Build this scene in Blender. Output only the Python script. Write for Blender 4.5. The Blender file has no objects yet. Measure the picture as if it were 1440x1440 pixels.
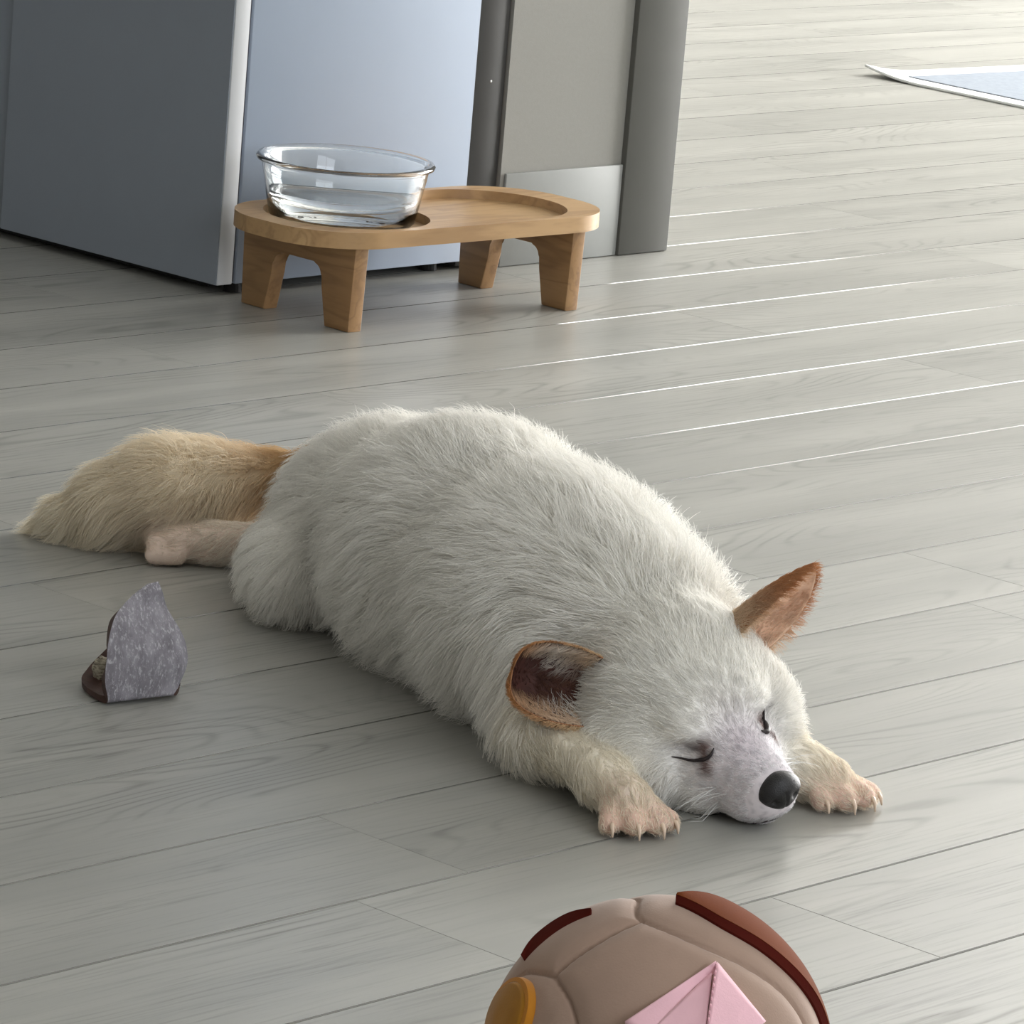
import bpy, bmesh, math, random
import numpy as np
from mathutils import Vector, Matrix
from mathutils.bvhtree import BVHTree
from mathutils.kdtree import KDTree

random.seed(7); RNG = np.random.default_rng(11)
SC = bpy.context.scene
COL = SC.collection
PI = math.pi

# ------------------------------------------------------------------ camera
# world: X runs along the floor planks, Y across them, Z up; the camera stands over the origin
AZ = 0.8323                        # camera yaw against the planks
PITCH, ROLL, FPX = 0.2273, -0.0845, 6377.1
def c2w(x, y, z=0.0):              # camera-yaw ground frame (x right, y ahead) -> world
    return (x * math.cos(AZ) + y * math.sin(AZ), -x * math.sin(AZ) + y * math.cos(AZ), z)
cam_d = bpy.data.cameras.new('camera'); cam = bpy.data.objects.new('camera', cam_d); COL.objects.link(cam)
cam_d.sensor_width = 36.0; cam_d.lens = FPX / 1440 * 36.0; cam_d.clip_start = 0.05; cam_d.clip_end = 60
cp, sp, cr, sr = math.cos(PITCH), math.sin(PITCH), math.cos(ROLL), math.sin(ROLL)
fw = Vector((0, cp, -sp)); dn = Vector((0, -sp, -cp)); rt = Vector((1, 0, 0))
rgt = rt * cr + dn * sr; dwn = dn * cr - rt * sr
cols = [Vector(c2w(*v)) for v in (rgt, -dwn, -fw)]
M = Matrix.Identity(4)
for j, v in enumerate(cols):
    for i in range(3): M[i][j] = v[i]
M.translation = (0, 0, 0.8)
cam.matrix_world = M
SC.camera = cam

# ------------------------------------------------------------------ sky and daylight through the two windows
world = bpy.data.worlds.new('daylight'); SC.world = world; world.use_nodes = True
bg = world.node_tree.nodes['Background']; bg.inputs[0].default_value = (0.80, 0.88, 1.0, 1); bg.inputs[1].default_value = 0.55

def area(name, loc, aim, sx, sy, power, colr):
    l = bpy.data.lights.new(name, 'AREA'); l.shape = 'RECTANGLE'; l.size = sx; l.size_y = sy; l.energy = power; l.color = colr
    o = bpy.data.objects.new(name, l); COL.objects.link(o); o.location = loc
    o.rotation_euler = (Vector(aim) - Vector(loc)).to_track_quat('-Z', 'Y').to_euler()
    return o
area('daylight_balcony', (8.06, 2.3, 1.2), (0, 2.3, 1.2), 3.3, 2.2, 500, (1.0, 0.99, 0.972))
area('daylight_side', (1.7, -1.66, 1.45), (1.7, 3, 1.45), 2.4, 1.5, 47, (0.90, 0.95, 1.0))

SC.view_settings.view_transform = 'Standard'; SC.view_settings.look = 'None'
SC.view_settings.gamma = 1.0; SC.view_settings.use_curve_mapping = False
SC.view_settings.exposure = 0.14
SC.cycles.use_denoising = True
SC.cycles.max_bounces = 10; SC.cycles.diffuse_bounces = 5; SC.cycles.transmission_bounces = 10; SC.cycles.transparent_max_bounces = 12
SC.cycles.caustics_refractive = True

# ------------------------------------------------------------------ helpers
def srgb(r, g, b):
    f = lambda c: (c / 255 / 12.92) if c / 255 <= 0.04045 else ((c / 255 + 0.055) / 1.055) ** 2.4
    return (f(r), f(g), f(b), 1.0)

class NT:
    """small wrapper to write node materials tersely"""
    def __init__(s, name):
        s.m = bpy.data.materials.new(name); s.m.use_nodes = True; s.t = s.m.node_tree
        s.b = s.t.nodes['Principled BSDF']; s.out = s.t.nodes['Material Output']
    def n(s, kind, **kw):
        nd = s.t.nodes.new(kind)
        for k, v in kw.items(): setattr(nd, k, v)
        return nd
    def l(s, a, b): s.t.links.new(a, b)
    def coord(s, kind='Object', scale=(1, 1, 1), loc=None):
        tc = s.n('ShaderNodeTexCoord'); mp = s.n('ShaderNodeMapping'); mp.inputs['Scale'].default_value = scale
        if loc: mp.inputs['Location'].default_value = loc
        s.l(tc.outputs[kind], mp.inputs[0]); return mp.outputs[0]
    def noise(s, vec, scale, detail=4, rough=0.55, dist=0.0):
        nd = s.n('ShaderNodeTexNoise'); nd.inputs['Scale'].default_value = scale; nd.inputs['Detail'].default_value = detail
        nd.inputs['Roughness'].default_value = rough; nd.inputs['Distortion'].default_value = dist
        s.l(vec, nd.inputs['Vector']); return nd.outputs[0]
    def ramp(s, fac, stops, interp='LINEAR'):
        r = s.n('ShaderNodeValToRGB'); e = r.color_ramp.elements; r.color_ramp.interpolation = interp
        while len(e) < len(stops): e.new(0.5)
        for el, (p, c) in zip(e, stops):
            el.position = p; el.color = c if len(c) == 4 else (*c, 1)
        s.l(fac, r.inputs[0]); return r.outputs[0]
    def mix(s, fac, a, b, mode='MIX'):
        m = s.n('ShaderNodeMix', data_type='RGBA', blend_type=mode)
        for sock, v in ((m.inputs[0], fac), (m.inputs[6], a), (m.inputs[7], b)):
            if hasattr(v, 'links'): s.l(v, sock)
            else: sock.default_value = v
        return m.outputs[2]
    def math(s, op, a, b=0.0, c=0.0):
        m = s.n('ShaderNodeMath', operation=op)
        for sock, v in zip(m.inputs, (a, b, c)):
            if hasattr(v, 'links'): s.l(v, sock)
            else: sock.default_value = v
        return m.outputs[0]
    def bump(s, h, strength=0.2, dist=0.001):
        b = s.n('ShaderNodeBump'); b.inputs['Strength'].default_value = strength; b.inputs['Distance'].default_value = dist
        s.l(h, b.inputs['Height']); s.l(b.outputs[0], s.b.inputs['Normal']); return b
    def set(s, **kw):
        for k, v in kw.items():
            sock = s.b.inputs[k.replace('_', ' ')]
            if hasattr(v, 'links'): s.l(v, sock)
            else: sock.default_value = v
        return s.m

def simple(name, col, rough=0.5, spec=0.5, noise=0.0, nscale=60, bump=0.0, **kw):
    t = NT(name); v = t.coord()
    base = col
    if noise:
        f = t.noise(v, nscale, 5)
        d = tuple(c * (1 - noise) for c in col[:3]) + (1,); u = tuple(min(1, c * (1 + noise)) for c in col[:3]) + (1,)
        base = t.ramp(f, [(0.3, d), (0.7, u)])
    if bump: t.bump(t.noise(v, nscale * 4, 4), bump, 0.0008)
    return t.set(Base_Color=base, Roughness=rough, Specular_IOR_Level=spec, **kw)

def link(name, me, mat=None, parent=None):
    o = bpy.data.objects.new(name, me); COL.objects.link(o)
    if mat is not None:
        for m in (mat if isinstance(mat, (list, tuple)) else [mat]): me.materials.append(m)
    if parent is not None: o.parent = parent
    return o
def obj(name, bm, mat=None, parent=None, smooth=False, sharp=None):
    me = bpy.data.meshes.new(name); bmesh.ops.recalc_face_normals(bm, faces=bm.faces[:]); bm.to_mesh(me); bm.free()
    if smooth or sharp is not None:
        for p in me.polygons: p.use_smooth = True
        if sharp is not None: me.set_sharp_from_angle(angle=math.radians(sharp))
    return link(name, me, mat, parent)
def pyobj(name, verts, faces, mat=None, parent=None, smooth=True):
    me = bpy.data.meshes.new(name); me.from_pydata([tuple(map(float, v)) for v in verts], [], faces); me.update()
    if smooth:
        for p in me.polygons: p.use_smooth = True
    return link(name, me, mat, parent)
def empty(name, loc, rz=0.0):
    o = bpy.data.objects.new(name, None); COL.objects.link(o); o.location = loc; o.rotation_euler = (0, 0, rz); o.empty_display_size = 0.05
    return o
def tag(o, label=None, cat=None, group=None, kind=None):
    for k, v in (('label', label), ('category', cat), ('group', group), ('kind', kind)):
        if v: o[k] = v
    return o
def box(bm, x0, x1, y0, y1, z0, z1, bevel=0.0, seg=2):
    r = bmesh.ops.create_cube(bm, size=1.0, matrix=Matrix.Translation(((x0 + x1) / 2, (y0 + y1) / 2, (z0 + z1) / 2)) @ Matrix.Diagonal((x1 - x0, y1 - y0, z1 - z0, 1)))
    if bevel:
        es = list({e for v in r['verts'] for e in v.link_edges})
        bmesh.ops.bevel(bm, geom=es, offset=bevel, segments=seg, affect='EDGES', profile=0.5)
    return bm
def boxobj(name, b, mat, parent=None, bevel=0.0, seg=2):
    bm = bmesh.new(); box(bm, *b, bevel=bevel, seg=seg); return obj(name, bm, mat, parent, sharp=35 if bevel else None)
def tube(pts, rads, seg=10, caps=True):
    """verts, faces of a tube along points"""
    pts = [Vector(p) for p in pts]; V = []; F = []
    up = Vector((0, 0, 1)); prev = None
    for i, p in enumerate(pts):
        d = (pts[min(i + 1, len(pts) - 1)] - pts[max(i - 1, 0)]).normalized()
        if prev is None:
            a = d.orthogonal().normalized()
        else:
            a = (prev - d * prev.dot(d)).normalized()
        prev = a; b = d.cross(a)
        for k in range(seg):
            t = 2 * PI * k / seg; V.append(p + (a * math.cos(t) + b * math.sin(t)) * rads[i])
    for i in range(len(pts) - 1):
        for k in range(seg):
            k2 = (k + 1) % seg; F.append((i * seg + k, i * seg + k2, (i + 1) * seg + k2, (i + 1) * seg + k))
    if caps:
        F.append(tuple(range(seg))[::-1]); F.append(tuple((len(pts) - 1) * seg + k for k in range(seg)))
    return V, F
def lathe(name, prof, mat, parent=None, seg=72):
    bm = bmesh.new(); rings = []
    for r, z in prof:
        if r < 1e-6: rings.append([bm.verts.new((0, 0, z))])
        else: rings.append([bm.verts.new((r * math.cos(2 * PI * k / seg), r * math.sin(2 * PI * k / seg), z)) for k in range(seg)])
    for a, b in zip(rings, rings[1:]):
        for k in range(seg):
            k2 = (k + 1) % seg
            if len(a) == 1: bm.faces.new((a[0], b[k], b[k2]))
            elif len(b) == 1: bm.faces.new((a[k], a[k2], b[0]))
            else: bm.faces.new((a[k], a[k2], b[k2], b[k]))
    return obj(name, bm, mat, parent, smooth=True)
def extrude_outline(bm, pts, axis, lo, hi, bevel=0.0, seg=2):
    """pts 2-D outline; axis 'z' (x,y) or 'x' (y,z): prism from lo to hi"""
    mk = (lambda p, h: (p[0], p[1], h)) if axis == 'z' else (lambda p, h: (h, p[0], p[1]))
    a = [bm.verts.new(mk(p, lo)) for p in pts]; b = [bm.verts.new(mk(p, hi)) for p in pts]
    bm.faces.new(a[::-1]); top = bm.faces.new(b); n = len(pts)
    for i in range(n): bm.faces.new((a[i], a[(i + 1) % n], b[(i + 1) % n], b[i]))
    if bevel:
        es = [e for e in bm.edges if (e.verts[0] in a and e.verts[1] in a) or (e.verts[0] in b and e.verts[1] in b)]
        bmesh.ops.bevel(bm, geom=es, offset=bevel, segments=seg, affect='EDGES', profile=0.5)
    return bm

# ------------------------------------------------------------------ materials: room
def floor_material():
    t = NT('grey_oak_laminate')
    tc = t.n('ShaderNodeTexCoord'); oi = t.n('ShaderNodeObjectInfo')
    mp = t.n('ShaderNodeMapping'); t.l(tc.outputs['Object'], mp.inputs[0])
    cmb = t.n('ShaderNodeCombineXYZ')
    t.l(t.math('MULTIPLY', oi.outputs['Random'], 37.0), cmb.inputs[0]); t.l(t.math('MULTIPLY', oi.outputs['Random'], 91.0), cmb.inputs[1]); t.l(t.math('MULTIPLY', oi.outputs['Random'], 53.0), cmb.inputs[2])
    t.l(cmb.outputs[0], mp.inputs['Location'])
    def stretched(sx, sy):
        m = t.n('ShaderNodeMapping'); m.inputs['Scale'].default_value = (sx, sy, 1); t.l(mp.outputs[0], m.inputs[0]); return m.outputs[0]
    # cathedral grain: contour lines of a stretched noise
    c1 = t.noise(stretched(1.6, 9.0), 1.0, 1.5, 0.4)
    ring = t.math('SINE', t.math('MULTIPLY_ADD', c1, 210.0, t.math('MULTIPLY', t.noise(stretched(14, 60), 1.0, 3), 1.6)))
    ring = t.math('POWER', t.math('MULTIPLY_ADD', ring, 0.5, 0.5), 5.0)
    patch = t.ramp(t.noise(stretched(3.2, 15), 1.0, 3), [(0.48, (0, 0, 0)), (0.66, (1, 1, 1))])
    fine = t.noise(stretched(11, 330), 1.0, 5, 0.65, 0.3)
    fine_l = t.ramp(fine, [(0.50, (0, 0, 0)), (0.68, (1, 1, 1))])
    fpatch = t.ramp(t.noise(stretched(3.0, 14), 1.0, 2), [(0.35, (0.15,) * 3), (0.65, (1, 1, 1))])
    grain = t.math('ADD', t.math('MULTIPLY', t.math('MULTIPLY', ring, patch), 0.75), t.math('MULTIPLY', t.math('MULTIPLY', fine_l, fpatch), 0.75))
    soft = t.noise(stretched(2.2, 22), 1.0, 4, 0.6)
    base = t.ramp(soft, [(0.25, srgb(147, 147, 142)), (0.75, srgb(168, 167, 161))])
    tint = t.math('MULTIPLY_ADD', oi.outputs['Random'], 0.10, 0.95)
    hs = t.n('ShaderNodeHueSaturation'); t.l(base, hs.inputs['Color']); t.l(tint, hs.inputs['Value'])
    colr = t.mix(t.math('MULTIPLY', grain, 0.55), hs.outputs[0], srgb(92, 91, 86))
    rough = t.math('ADD', t.math('MULTIPLY_ADD', soft, 0.10, 0.27), t.math('MULTIPLY', grain, 0.10))
    t.bump(grain, -0.55, 0.0007)
    return t.set(Base_Color=colr, Roughness=rough, Specular_IOR_Level=0.5)
M_floor = floor_material()
M_sub = simple('floor_underlay', srgb(60, 58, 54), 0.9, 0.2)
M_wall = simple('pale_grey_wallpaper', srgb(168, 167, 163), 0.8, 0.3, 0.03, 220, 0.15)
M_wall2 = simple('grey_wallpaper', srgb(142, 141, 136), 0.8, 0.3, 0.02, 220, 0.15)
M_base = simple('pale_grey_baseboard', srgb(146, 148, 146), 0.5, 0.4, 0.02, 30)
M_jamb = simple('grey_door_trim', srgb(86, 86, 82), 0.5, 0.4, 0.03, 40)
M_bevel = simple('dark_plank_edge', srgb(102, 101, 96), 0.10, 0.6)
M_ceil = simple('white_ceiling', srgb(228, 227, 224), 0.9, 0.2)
M_frame = simple('white_window_frame', srgb(228, 228, 226), 0.4, 0.5)
M_doorf = simple('grey_lacquer_door', srgb(136, 143, 153), 0.45, 0.4, 0.015, 25)
M_edge = simple('white_door_edge', srgb(205, 207, 210), 0.45, 0.4)
M_side = simple('white_cabinet_side', srgb(168, 180, 198), 0.42, 0.4, 0.01, 20)
M_dark = simple('dark_plinth', srgb(38, 38, 38), 0.7, 0.3)
M_seal = simple('grey_seal', srgb(92, 90, 98), 0.6, 0.3)
M_gap = simple('shaded_gap_grey', srgb(48, 47, 46), 0.4, 0.5, 0.06, 14)  # fridge back trim, coloured dark for the shade in the gap
M_metal = simple('screw_metal', srgb(190, 190, 190), 0.25, 0.5, Metallic=1.0)

# ------------------------------------------------------------------ floor: single planks on an underlay
U0, U1, V0, V1 = -1.6, 8.0, -1.6, 6.6
bm = bmesh.new(); box(bm, U0, U1, V0, V1, -0.06, -0.008)
floor = obj('floor', bm, M_sub); tag(floor, kind='structure')
PW, PO, PL = 0.12784, 3.3648, 1.20
def plank_bm(bm, x0, x1, y0, y1):
    g = 0.00032; b = 0.0009; h = 0.00033
    x0 += 0.00012; x1 -= 0.00012; y0 += g; y1 -= g
    lo = [bm.verts.new(p) for p in ((x0, y0, -0.008), (x1, y0, -0.008), (x1, y1, -0.008), (x0, y1, -0.008))]
    md = [bm.verts.new(p) for p in ((x0, y0, -h), (x1, y0, -h), (x1, y1, -h), (x0, y1, -h))]
    bx = 0.0003
    tp = [bm.verts.new(p) for p in ((x0 + bx, y0 + b, 0), (x1 - bx, y0 + b, 0), (x1 - bx, y1 - b, 0), (x0 + bx, y1 - b, 0))]
    for A, B in ((lo, md), (md, tp)):
        for i in range(4):
            fc = bm.faces.new((A[i], A[(i + 1) % 4], B[(i + 1) % 4], B[i]))
            if A is md and i in (0, 2): fc.material_index = 1
    bm.faces.new(tp)
JOINT = {13: 1.766, 14: 1.980, 10: 2.745}        # end joints seen in the photograph, by row
bm = bmesh.new(); plank_bm(bm, -PL / 2, PL / 2, -PW / 2, PW / 2)
me_plank = bpy.data.meshes.new('plank'); bm.to_mesh(me_plank); bm.free(); me_plank.materials.append(M_floor); me_plank.materials.append(M_bevel)
far = bmesh.new(); rr = random.Random(3)
k_hi = int((PO - V0) / PW); k_lo = -int((V1 - PO) / PW)
off = 0.0
for k in range(k_lo, k_hi):
    yc = PO - PW * (k + 0.5)                      # row between seam k and seam k+1
    off = (off + 0.37 + rr.uniform(0, 0.3)) % PL
    start = JOINT.get(k, U0 + off)
    x = start - math.ceil((start - U0) / PL) * PL
    while x < U1:
        if x + PL > U0 and x < U1:
            xa, xb = max(x, U0), min(x + PL, U1)
            inside = 0.9 < yc < 5.4 and xb > 1.0 and xa < 7.2 and xb - xa > PL - 1e-4
            # the strip of floor the picture takes in
            d0 = (xa + xb) / 2 * math.sin(AZ) + yc * math.cos(AZ); s0 = (xa + xb) / 2 * math.cos(AZ) - yc * math.sin(AZ)
            if inside and d0 > 1.3 and abs(s0 - 0.05) < 0.25 * d0 + 0.75:
                o = bpy.data.objects.new('plank', me_plank); COL.objects.link(o); o.parent = floor; o.location = ((xa + xb) / 2, yc, 0)
            else:
                plank_bm(far, xa, xb, yc - PW / 2, yc + PW / 2)
        x += PL
fo = obj('outlying_planks', far, [M_floor, M_bevel], floor); tag(fo, kind='stuff')

# ------------------------------------------------------------------ room shell
WY = 3.095                                        # wall face behind the feeding stand
def sbox(name, b, mat, bevel=0.0, parent=None):
    o = boxobj(name, b, mat, parent, bevel); 
    if parent is None: tag(o, kind='structure')
    return o
sbox('wall_left', (3.34, 3.545, WY, 3.26, 0.0, 2.45), M_wall2)
sbox('baseboard_left', (3.345, 3.522, WY - 0.004, WY - 0.0005, 0.0005, 0.0965), M_base, 0.001)
sbox('trim_1', (3.5225, 3.6005, WY - 0.007, 3.275, 0.0005, 2.45), M_jamb, 0.0015)
sbox('wall_niche', (2.0, 3.34, 3.62, 3.72, 0.0, 2.45), M_wall)
sbox('ceiling', (U0, U1, V0, V1, 2.45, 2.55), M_ceil)
sbox('wall_front', (U0 - 0.1, U0, V0, V1, 0, 2.45), M_wall)
sbox('wall_far', (U0, U1, V1, V1 + 0.1, 0, 2.45), M_wall)
def wall_with_window(name, n, axis, at, lo, hi, w0, w1, z0, z1):
    th = 0.1
    mk = (lambda a, b, c, d: (at, at + th, a, b, c, d)) if axis == 'x' else (lambda a, b, c, d: (a, b, at - th, at, c, d))
    bm = bmesh.new()
    box(bm, *mk(lo, w0, 0, 2.45)); box(bm, *mk(w1, hi, 0, 2.45)); box(bm, *mk(w0, w1, z1, 2.45))
    if z0 > 0.01: box(bm, *mk(w0, w1, 0, z0))
    tag(obj(name, bm, M_wall), kind='structure')
    bm = bmesh.new(); f = 0.05
    for a, b, c, d in ((w0, w1, z0, z0 + f), (w0, w1, z1 - f, z1), (w0, w0 + f, z0 + f, z1 - f), (w1 - f, w1, z0 + f, z1 - f), ((w0 + w1) / 2 - f / 2, (w0 + w1) / 2 + f / 2, z0 + f, z1 - f)):
        box(bm, *mk(a, b, c, d), bevel=0.004)
    tag(obj('window_%d' % n, bm, M_frame), kind='structure')
wall_with_window('wall_back', 1, 'x', U1, V0, V1, 0.6, 4.0, 0.05, 2.35)
wall_with_window('wall_right', 2, 'y', V0, U0, U1, 0.4, 3.0, 0.6, 2.25)

# glowing square panel, unseen, added on the ceiling to put glints on the seams
glint_panel = empty('added_glint_panel', (6.72, 4.42, 2.45)); tag(glint_panel, 'added unseen glowing ceiling panel that gives the floor seams their glints', 'added light')
t = NT('glint_emitter'); t.set(Base_Color=(.9, .9, .9, 1)); t.b.inputs['Emission Color'].default_value = (1.0, 0.98, 0.95, 1); t.b.inputs['Emission Strength'].default_value = 11.0
boxobj('glint_frame', (-.66, .66, -.64, .64, -.035, -.0005), M_frame, glint_panel, 0.004); boxobj('glint_face', (-.62, .62, -.6, .6, -.042, -.0355), t.m, glint_panel)

# ------------------------------------------------------------------ refrigerator beside the stand
fr = empty('refrigerator', (3.13, 3.09, 0)); tag(fr, 'tall grey and white refrigerator beside the wooden feeding stand', 'refrigerator')
def fbox(name, b, mat, bevel=0.0, label=None):
    o = boxobj(name, (b[0] - 3.13, b[1] - 3.13, b[2] - 3.09, b[3] - 3.09, b[4], b[5]), mat, fr, bevel)
    if label: o['label'] = label
    return o
FB = 0.0105
d = fbox('door', (2.951, 2.9705, 3.0905, 3.408, FB, 1.70), M_edge, 0.0012)
d2 = boxobj('door_panel', (2.9496 - 3.13, 2.9509 - 3.13, 3.0915 - 3.09, 3.407 - 3.09, FB + 0.0005, 1.699), M_doorf, d); d2['label'] = 'smooth grey door front'
e = fbox('door', (2.9535, 2.9705, 3.4110, 3.60, FB, 1.70), M_doorf, 0.0012)
fbox('seal', (2.9705, 2.9745, 3.094, 3.60, FB + 0.002, 1.698), M_seal, 0, 'narrow dark door gasket')
fbox('body', (2.9745, 3.287, 3.0905, 3.60, FB, 1.70), M_side, 0.0012)
fbox('rear_gap_panel', (3.2875, 3.3385, 3.0985, 3.59, 0.004, 1.69), M_gap, 0.001, 'dark grey rear trim with the gap shade in its colour')  # one strip for the back trim and the shaded gap before the wall
fbox('plinth', (2.972, 3.27, 3.125, 3.58, 0.002, FB), M_dark, 0, 'black recessed plinth')
bm = bmesh.new(); bmesh.ops.create_uvsphere(bm, u_segments=16, v_segments=8, radius=0.0016, matrix=Matrix.Translation((3.318 - 3.13, 3.0985 - 3.09, 0.191)) @ Matrix.Diagonal((1, .5, 1, 1)))
obj('screw', bm, M_metal, fr, smooth=True)
for (fx, fy) in ((2.985, 3.105), (3.262, 3.112)):
    bm = bmesh.new(); bmesh.ops.create_cone(bm, cap_ends=True, segments=16, radius1=0.009, radius2=0.008, depth=FB, matrix=Matrix.Translation((fx - 3.13, fy - 3.09, FB / 2 + 0.0003)))
    obj('foot', bm, M_dark, fr)

# ------------------------------------------------------------------ wooden feeding stand
def wood_material(name, along, light, dark, line):
    t = NT(name); sc = {'x': (3, 26, 26), 'y': (26, 3, 26), 'z': (26, 26, 3)}[along]
    v = t.coord('Object', sc)
    c = t.noise(v, 1.0, 3, 0.5, 0.6)
    r = t.math('SINE', t.math('MULTIPLY', c, 34.0)); r = t.math('MULTIPLY_ADD', r, 0.5, 0.5)
    fine = t.noise(t.coord('Object', tuple(s * 9 for s in sc)), 1.0, 3)
    a = t.mix(c, dark, light)
    a = t.mix(t.math('MULTIPLY', t.math('POWER', r, 3.0), 0.35), a, line)
    a = t.mix(t.math('MULTIPLY', t.ramp(fine, [(0.5, (0, 0, 0)), (0.75, (1, 1, 1))]), 0.22), a, line)
    t.bump(fine, 0.05, 0.0004)
    return t.set(Base_Color=a, Roughness=0.42, Specular_IOR_Level=0.45)
M_top = wood_material('acacia_top', 'x', srgb(194, 161, 117), srgb(162, 126, 85), srgb(122, 88, 56))
M_leg = wood_material('acacia_leg', 'y', srgb(174, 138, 96), srgb(140, 104, 68), srgb(100, 70, 44))
st = empty('feeding_stand', (3.102, 2.975, 0), math.radians(-2.2)); tag(st, 'low wooden pet feeding stand with two round recesses beside the refrigerator', 'feeding stand')
def rrect(hx, hy, r, n=14, sq=1.0):
    P = []
    for cx, cy, a0 in ((hx - r, hy - r, 0), (-hx + r, hy - r, PI / 2), (-hx + r, -hy + r, PI), (hx - r, -hy + r, 1.5 * PI)):
        for i in range(n + 1):
            a = a0 + PI / 2 * i / n; P.append((cx + r * math.cos(a), cy + r * math.sin(a)))
    return P
ZT = 0.096
bm = bmesh.new(); extrude_outline(bm, rrect(0.2, 0.0885, 0.0745), 'z', ZT - 0.0155, ZT, 0.0022, 3)
top = obj('tabletop', bm, M_top, st, sharp=40)
def apply_boolean(o, cutter):
    m = o.modifiers.new('cut', 'BOOLEAN'); m.operation = 'DIFFERENCE'; m.solver = 'EXACT'; m.object = cutter
    dg = bpy.context.evaluated_depsgraph_get(); me = bpy.data.meshes.new_from_object(o.evaluated_get(dg)); o.modifiers.clear(); o.data = me
    bpy.data.objects.remove(cutter)
for cx in (-0.096, 0.088):
    bm = bmesh.new(); bmesh.ops.create_cone(bm, cap_ends=True, segments=96, radius1=0.0785, radius2=0.0805, depth=0.03, matrix=Matrix.Translation((cx, 0, ZT - 0.0090 + 0.015)))
    cut = obj('cutter', bm, M_top, st); apply_boolean(top, cut)
for p in top.data.polygons: p.use_smooth = True
top.data.set_sharp_from_angle(angle=math.radians(28))
def leg_outline():
    # inverted U: wide shoulders, rounded arch, legs narrowing to the floor
    hw, ht = 0.0785, ZT - 0.0155
    P = [(-hw, ht), (-hw + 0.003, 0.0), (-hw + 0.037, 0.0)]
    ax, az, r = 0.0345, 0.058, 0.012
    P[-1] = (-ax - 0.008, 0.0); P += [(-ax - 0.001, 0.036)]
    for i in range(9):
        a = PI - PI / 2 * i / 8; P.append((-ax + r + r * math.cos(a), az - r + r * math.sin(a)))
    for i in range(9):
        a = PI / 2 - PI / 2 * i / 8; P.append((ax - r + r * math.cos(a), az - r + r * math.sin(a)))
    P += [(ax + 0.001, 0.036), (ax + 0.008, 0.0), (hw - 0.003, 0.0), (hw, ht)]
    return P[::-1]
for lx, lt in ((-0.1440, 0.0085), (0.1425, 0.0085)):
    bm = bmesh.new(); extrude_outline(bm, leg_outline(), 'x', lx - lt, lx + lt, 0.0012, 2)
    lg = obj('leg_frame', bm, M_leg, st, sharp=40); lg.location = (0, 0.002, 0.0003)

# ------------------------------------------------------------------ glass bowl with water
t = NT('clear_glass'); t.set(Base_Color=(0.965, 0.985, 0.98, 1), Roughness=0.0, IOR=1.47, Transmission_Weight=1.0); M_glass = t.m
t = NT('clear_water'); t.set(Base_Color=(0.99, 1, 1, 1), Roughness=0.0, IOR=1.333, Transmission_Weight=1.0); M_water = t.m
BZ = ZT - 0.0090 + 0.0004
bowl = empty('glass_bowl', (3.004, 2.983, BZ)); tag(bowl, 'clear round glass bowl standing on the left end of the wooden feeding stand', 'bowl')
R0, R1, BH = 0.0695, 0.0800, 0.0615
outer = [(0, 0.0012), (0.045, 0.0008), (R0 - 0.012, 0), (R0 - 0.004, 0.0012), (R0, 0.006), (R0 + 0.0030, 0.02), (R0 + 0.0062, 0.038), (R1 - 0.0005, BH - 0.0065), (R1 + 0.0015, BH - 0.005), (R1 + 0.0042, BH - 0.0042), (R1 + 0.0048, BH - 0.002), (R1 + 0.003, BH)]
inner = [(R1 - 0.002, BH - 0.0005), (R1 - 0.0042, BH - 0.004), (R0 + 0.0032, 0.038), (R0 + 0.0000, 0.02), (R0 - 0.004, 0.0085), (R0 - 0.010, 0.0055), (0.045, 0.0048), (0, 0.0048)]
lathe('bowl_shell', outer + inner, M_glass, bowl)
wz = 0.030; rw = R0 + 0.0013
wt = lathe('drinking_water', [(0, 0.00495), (0.045, 0.00495), (R0 - 0.0101, 0.00565), (R0 - 0.0042, 0.0086), (R0 - 0.0005, 0.02), (rw + 0.0001, wz), (rw - 0.0006, wz - 0.0004), (rw - 0.003, wz - 0.0007), (0, wz - 0.0007)], M_water)
wt.location = (3.004, 2.983, BZ); tag(wt, 'clear drinking water half filling the glass bowl', 'water')

# ------------------------------------------------------------------ floor mat far back on the right
mt = empty('floor_mat', (5.0, 3.955, 0)); tag(mt, 'pale blue grey floor mat with white border and lifted corner at the far right', 'mat')
def mat_pt(a, b):
    # a along the near edge (towards -Y), b along the far edge (towards +X)
    p = Vector((0.0, 0.0, 0)) + Vector((-0.074, -1.0, 0)) * a + Vector((1.0, -0.05, 0)) * b
    c = max(0.0, 1 - (a + b) / 0.11)
    p.z = 0.004 + 0.012 * c * c
    return p
def mat_sheet(name, a0, a1, b0, b1, n, m, lift, material):
    V = []; F = []
    for i in range(n + 1):
        for j in range(m + 1):
            a = a0 + (a1 - a0) * (i / n) ** 1.5; b = b0 + (b1 - b0) * (j / m) ** 1.5
            p = mat_pt(a, b); V.append((p.x, p.y, p.z + lift))
    W = m + 1; N = len(V)
    for i in range(n):
        for j in range(m): F.append((i * W + j, i * W + j + 1, (i + 1) * W + j + 1, (i + 1) * W + j))
    V += [(x, y, z - 0.0035 - lift) for x, y, z in V]
    F += [tuple(N + q for q in f[::-1]) for f in F]
    ring = [j for j in range(m)] + [i * W + m for i in range(n)] + [n * W + j for j in range(m, 0, -1)] + [i * W for i in range(n, 0, -1)]
    for q, r_ in zip(ring, ring[1:] + ring[:1]): F.append((r_, q, N + q, N + r_))
    return pyobj(name, V, F, material, mt)
M_matw = simple('white_binding', srgb(236, 238, 236), 0.8, 0.2, 0.03, 200, 0.3)
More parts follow.
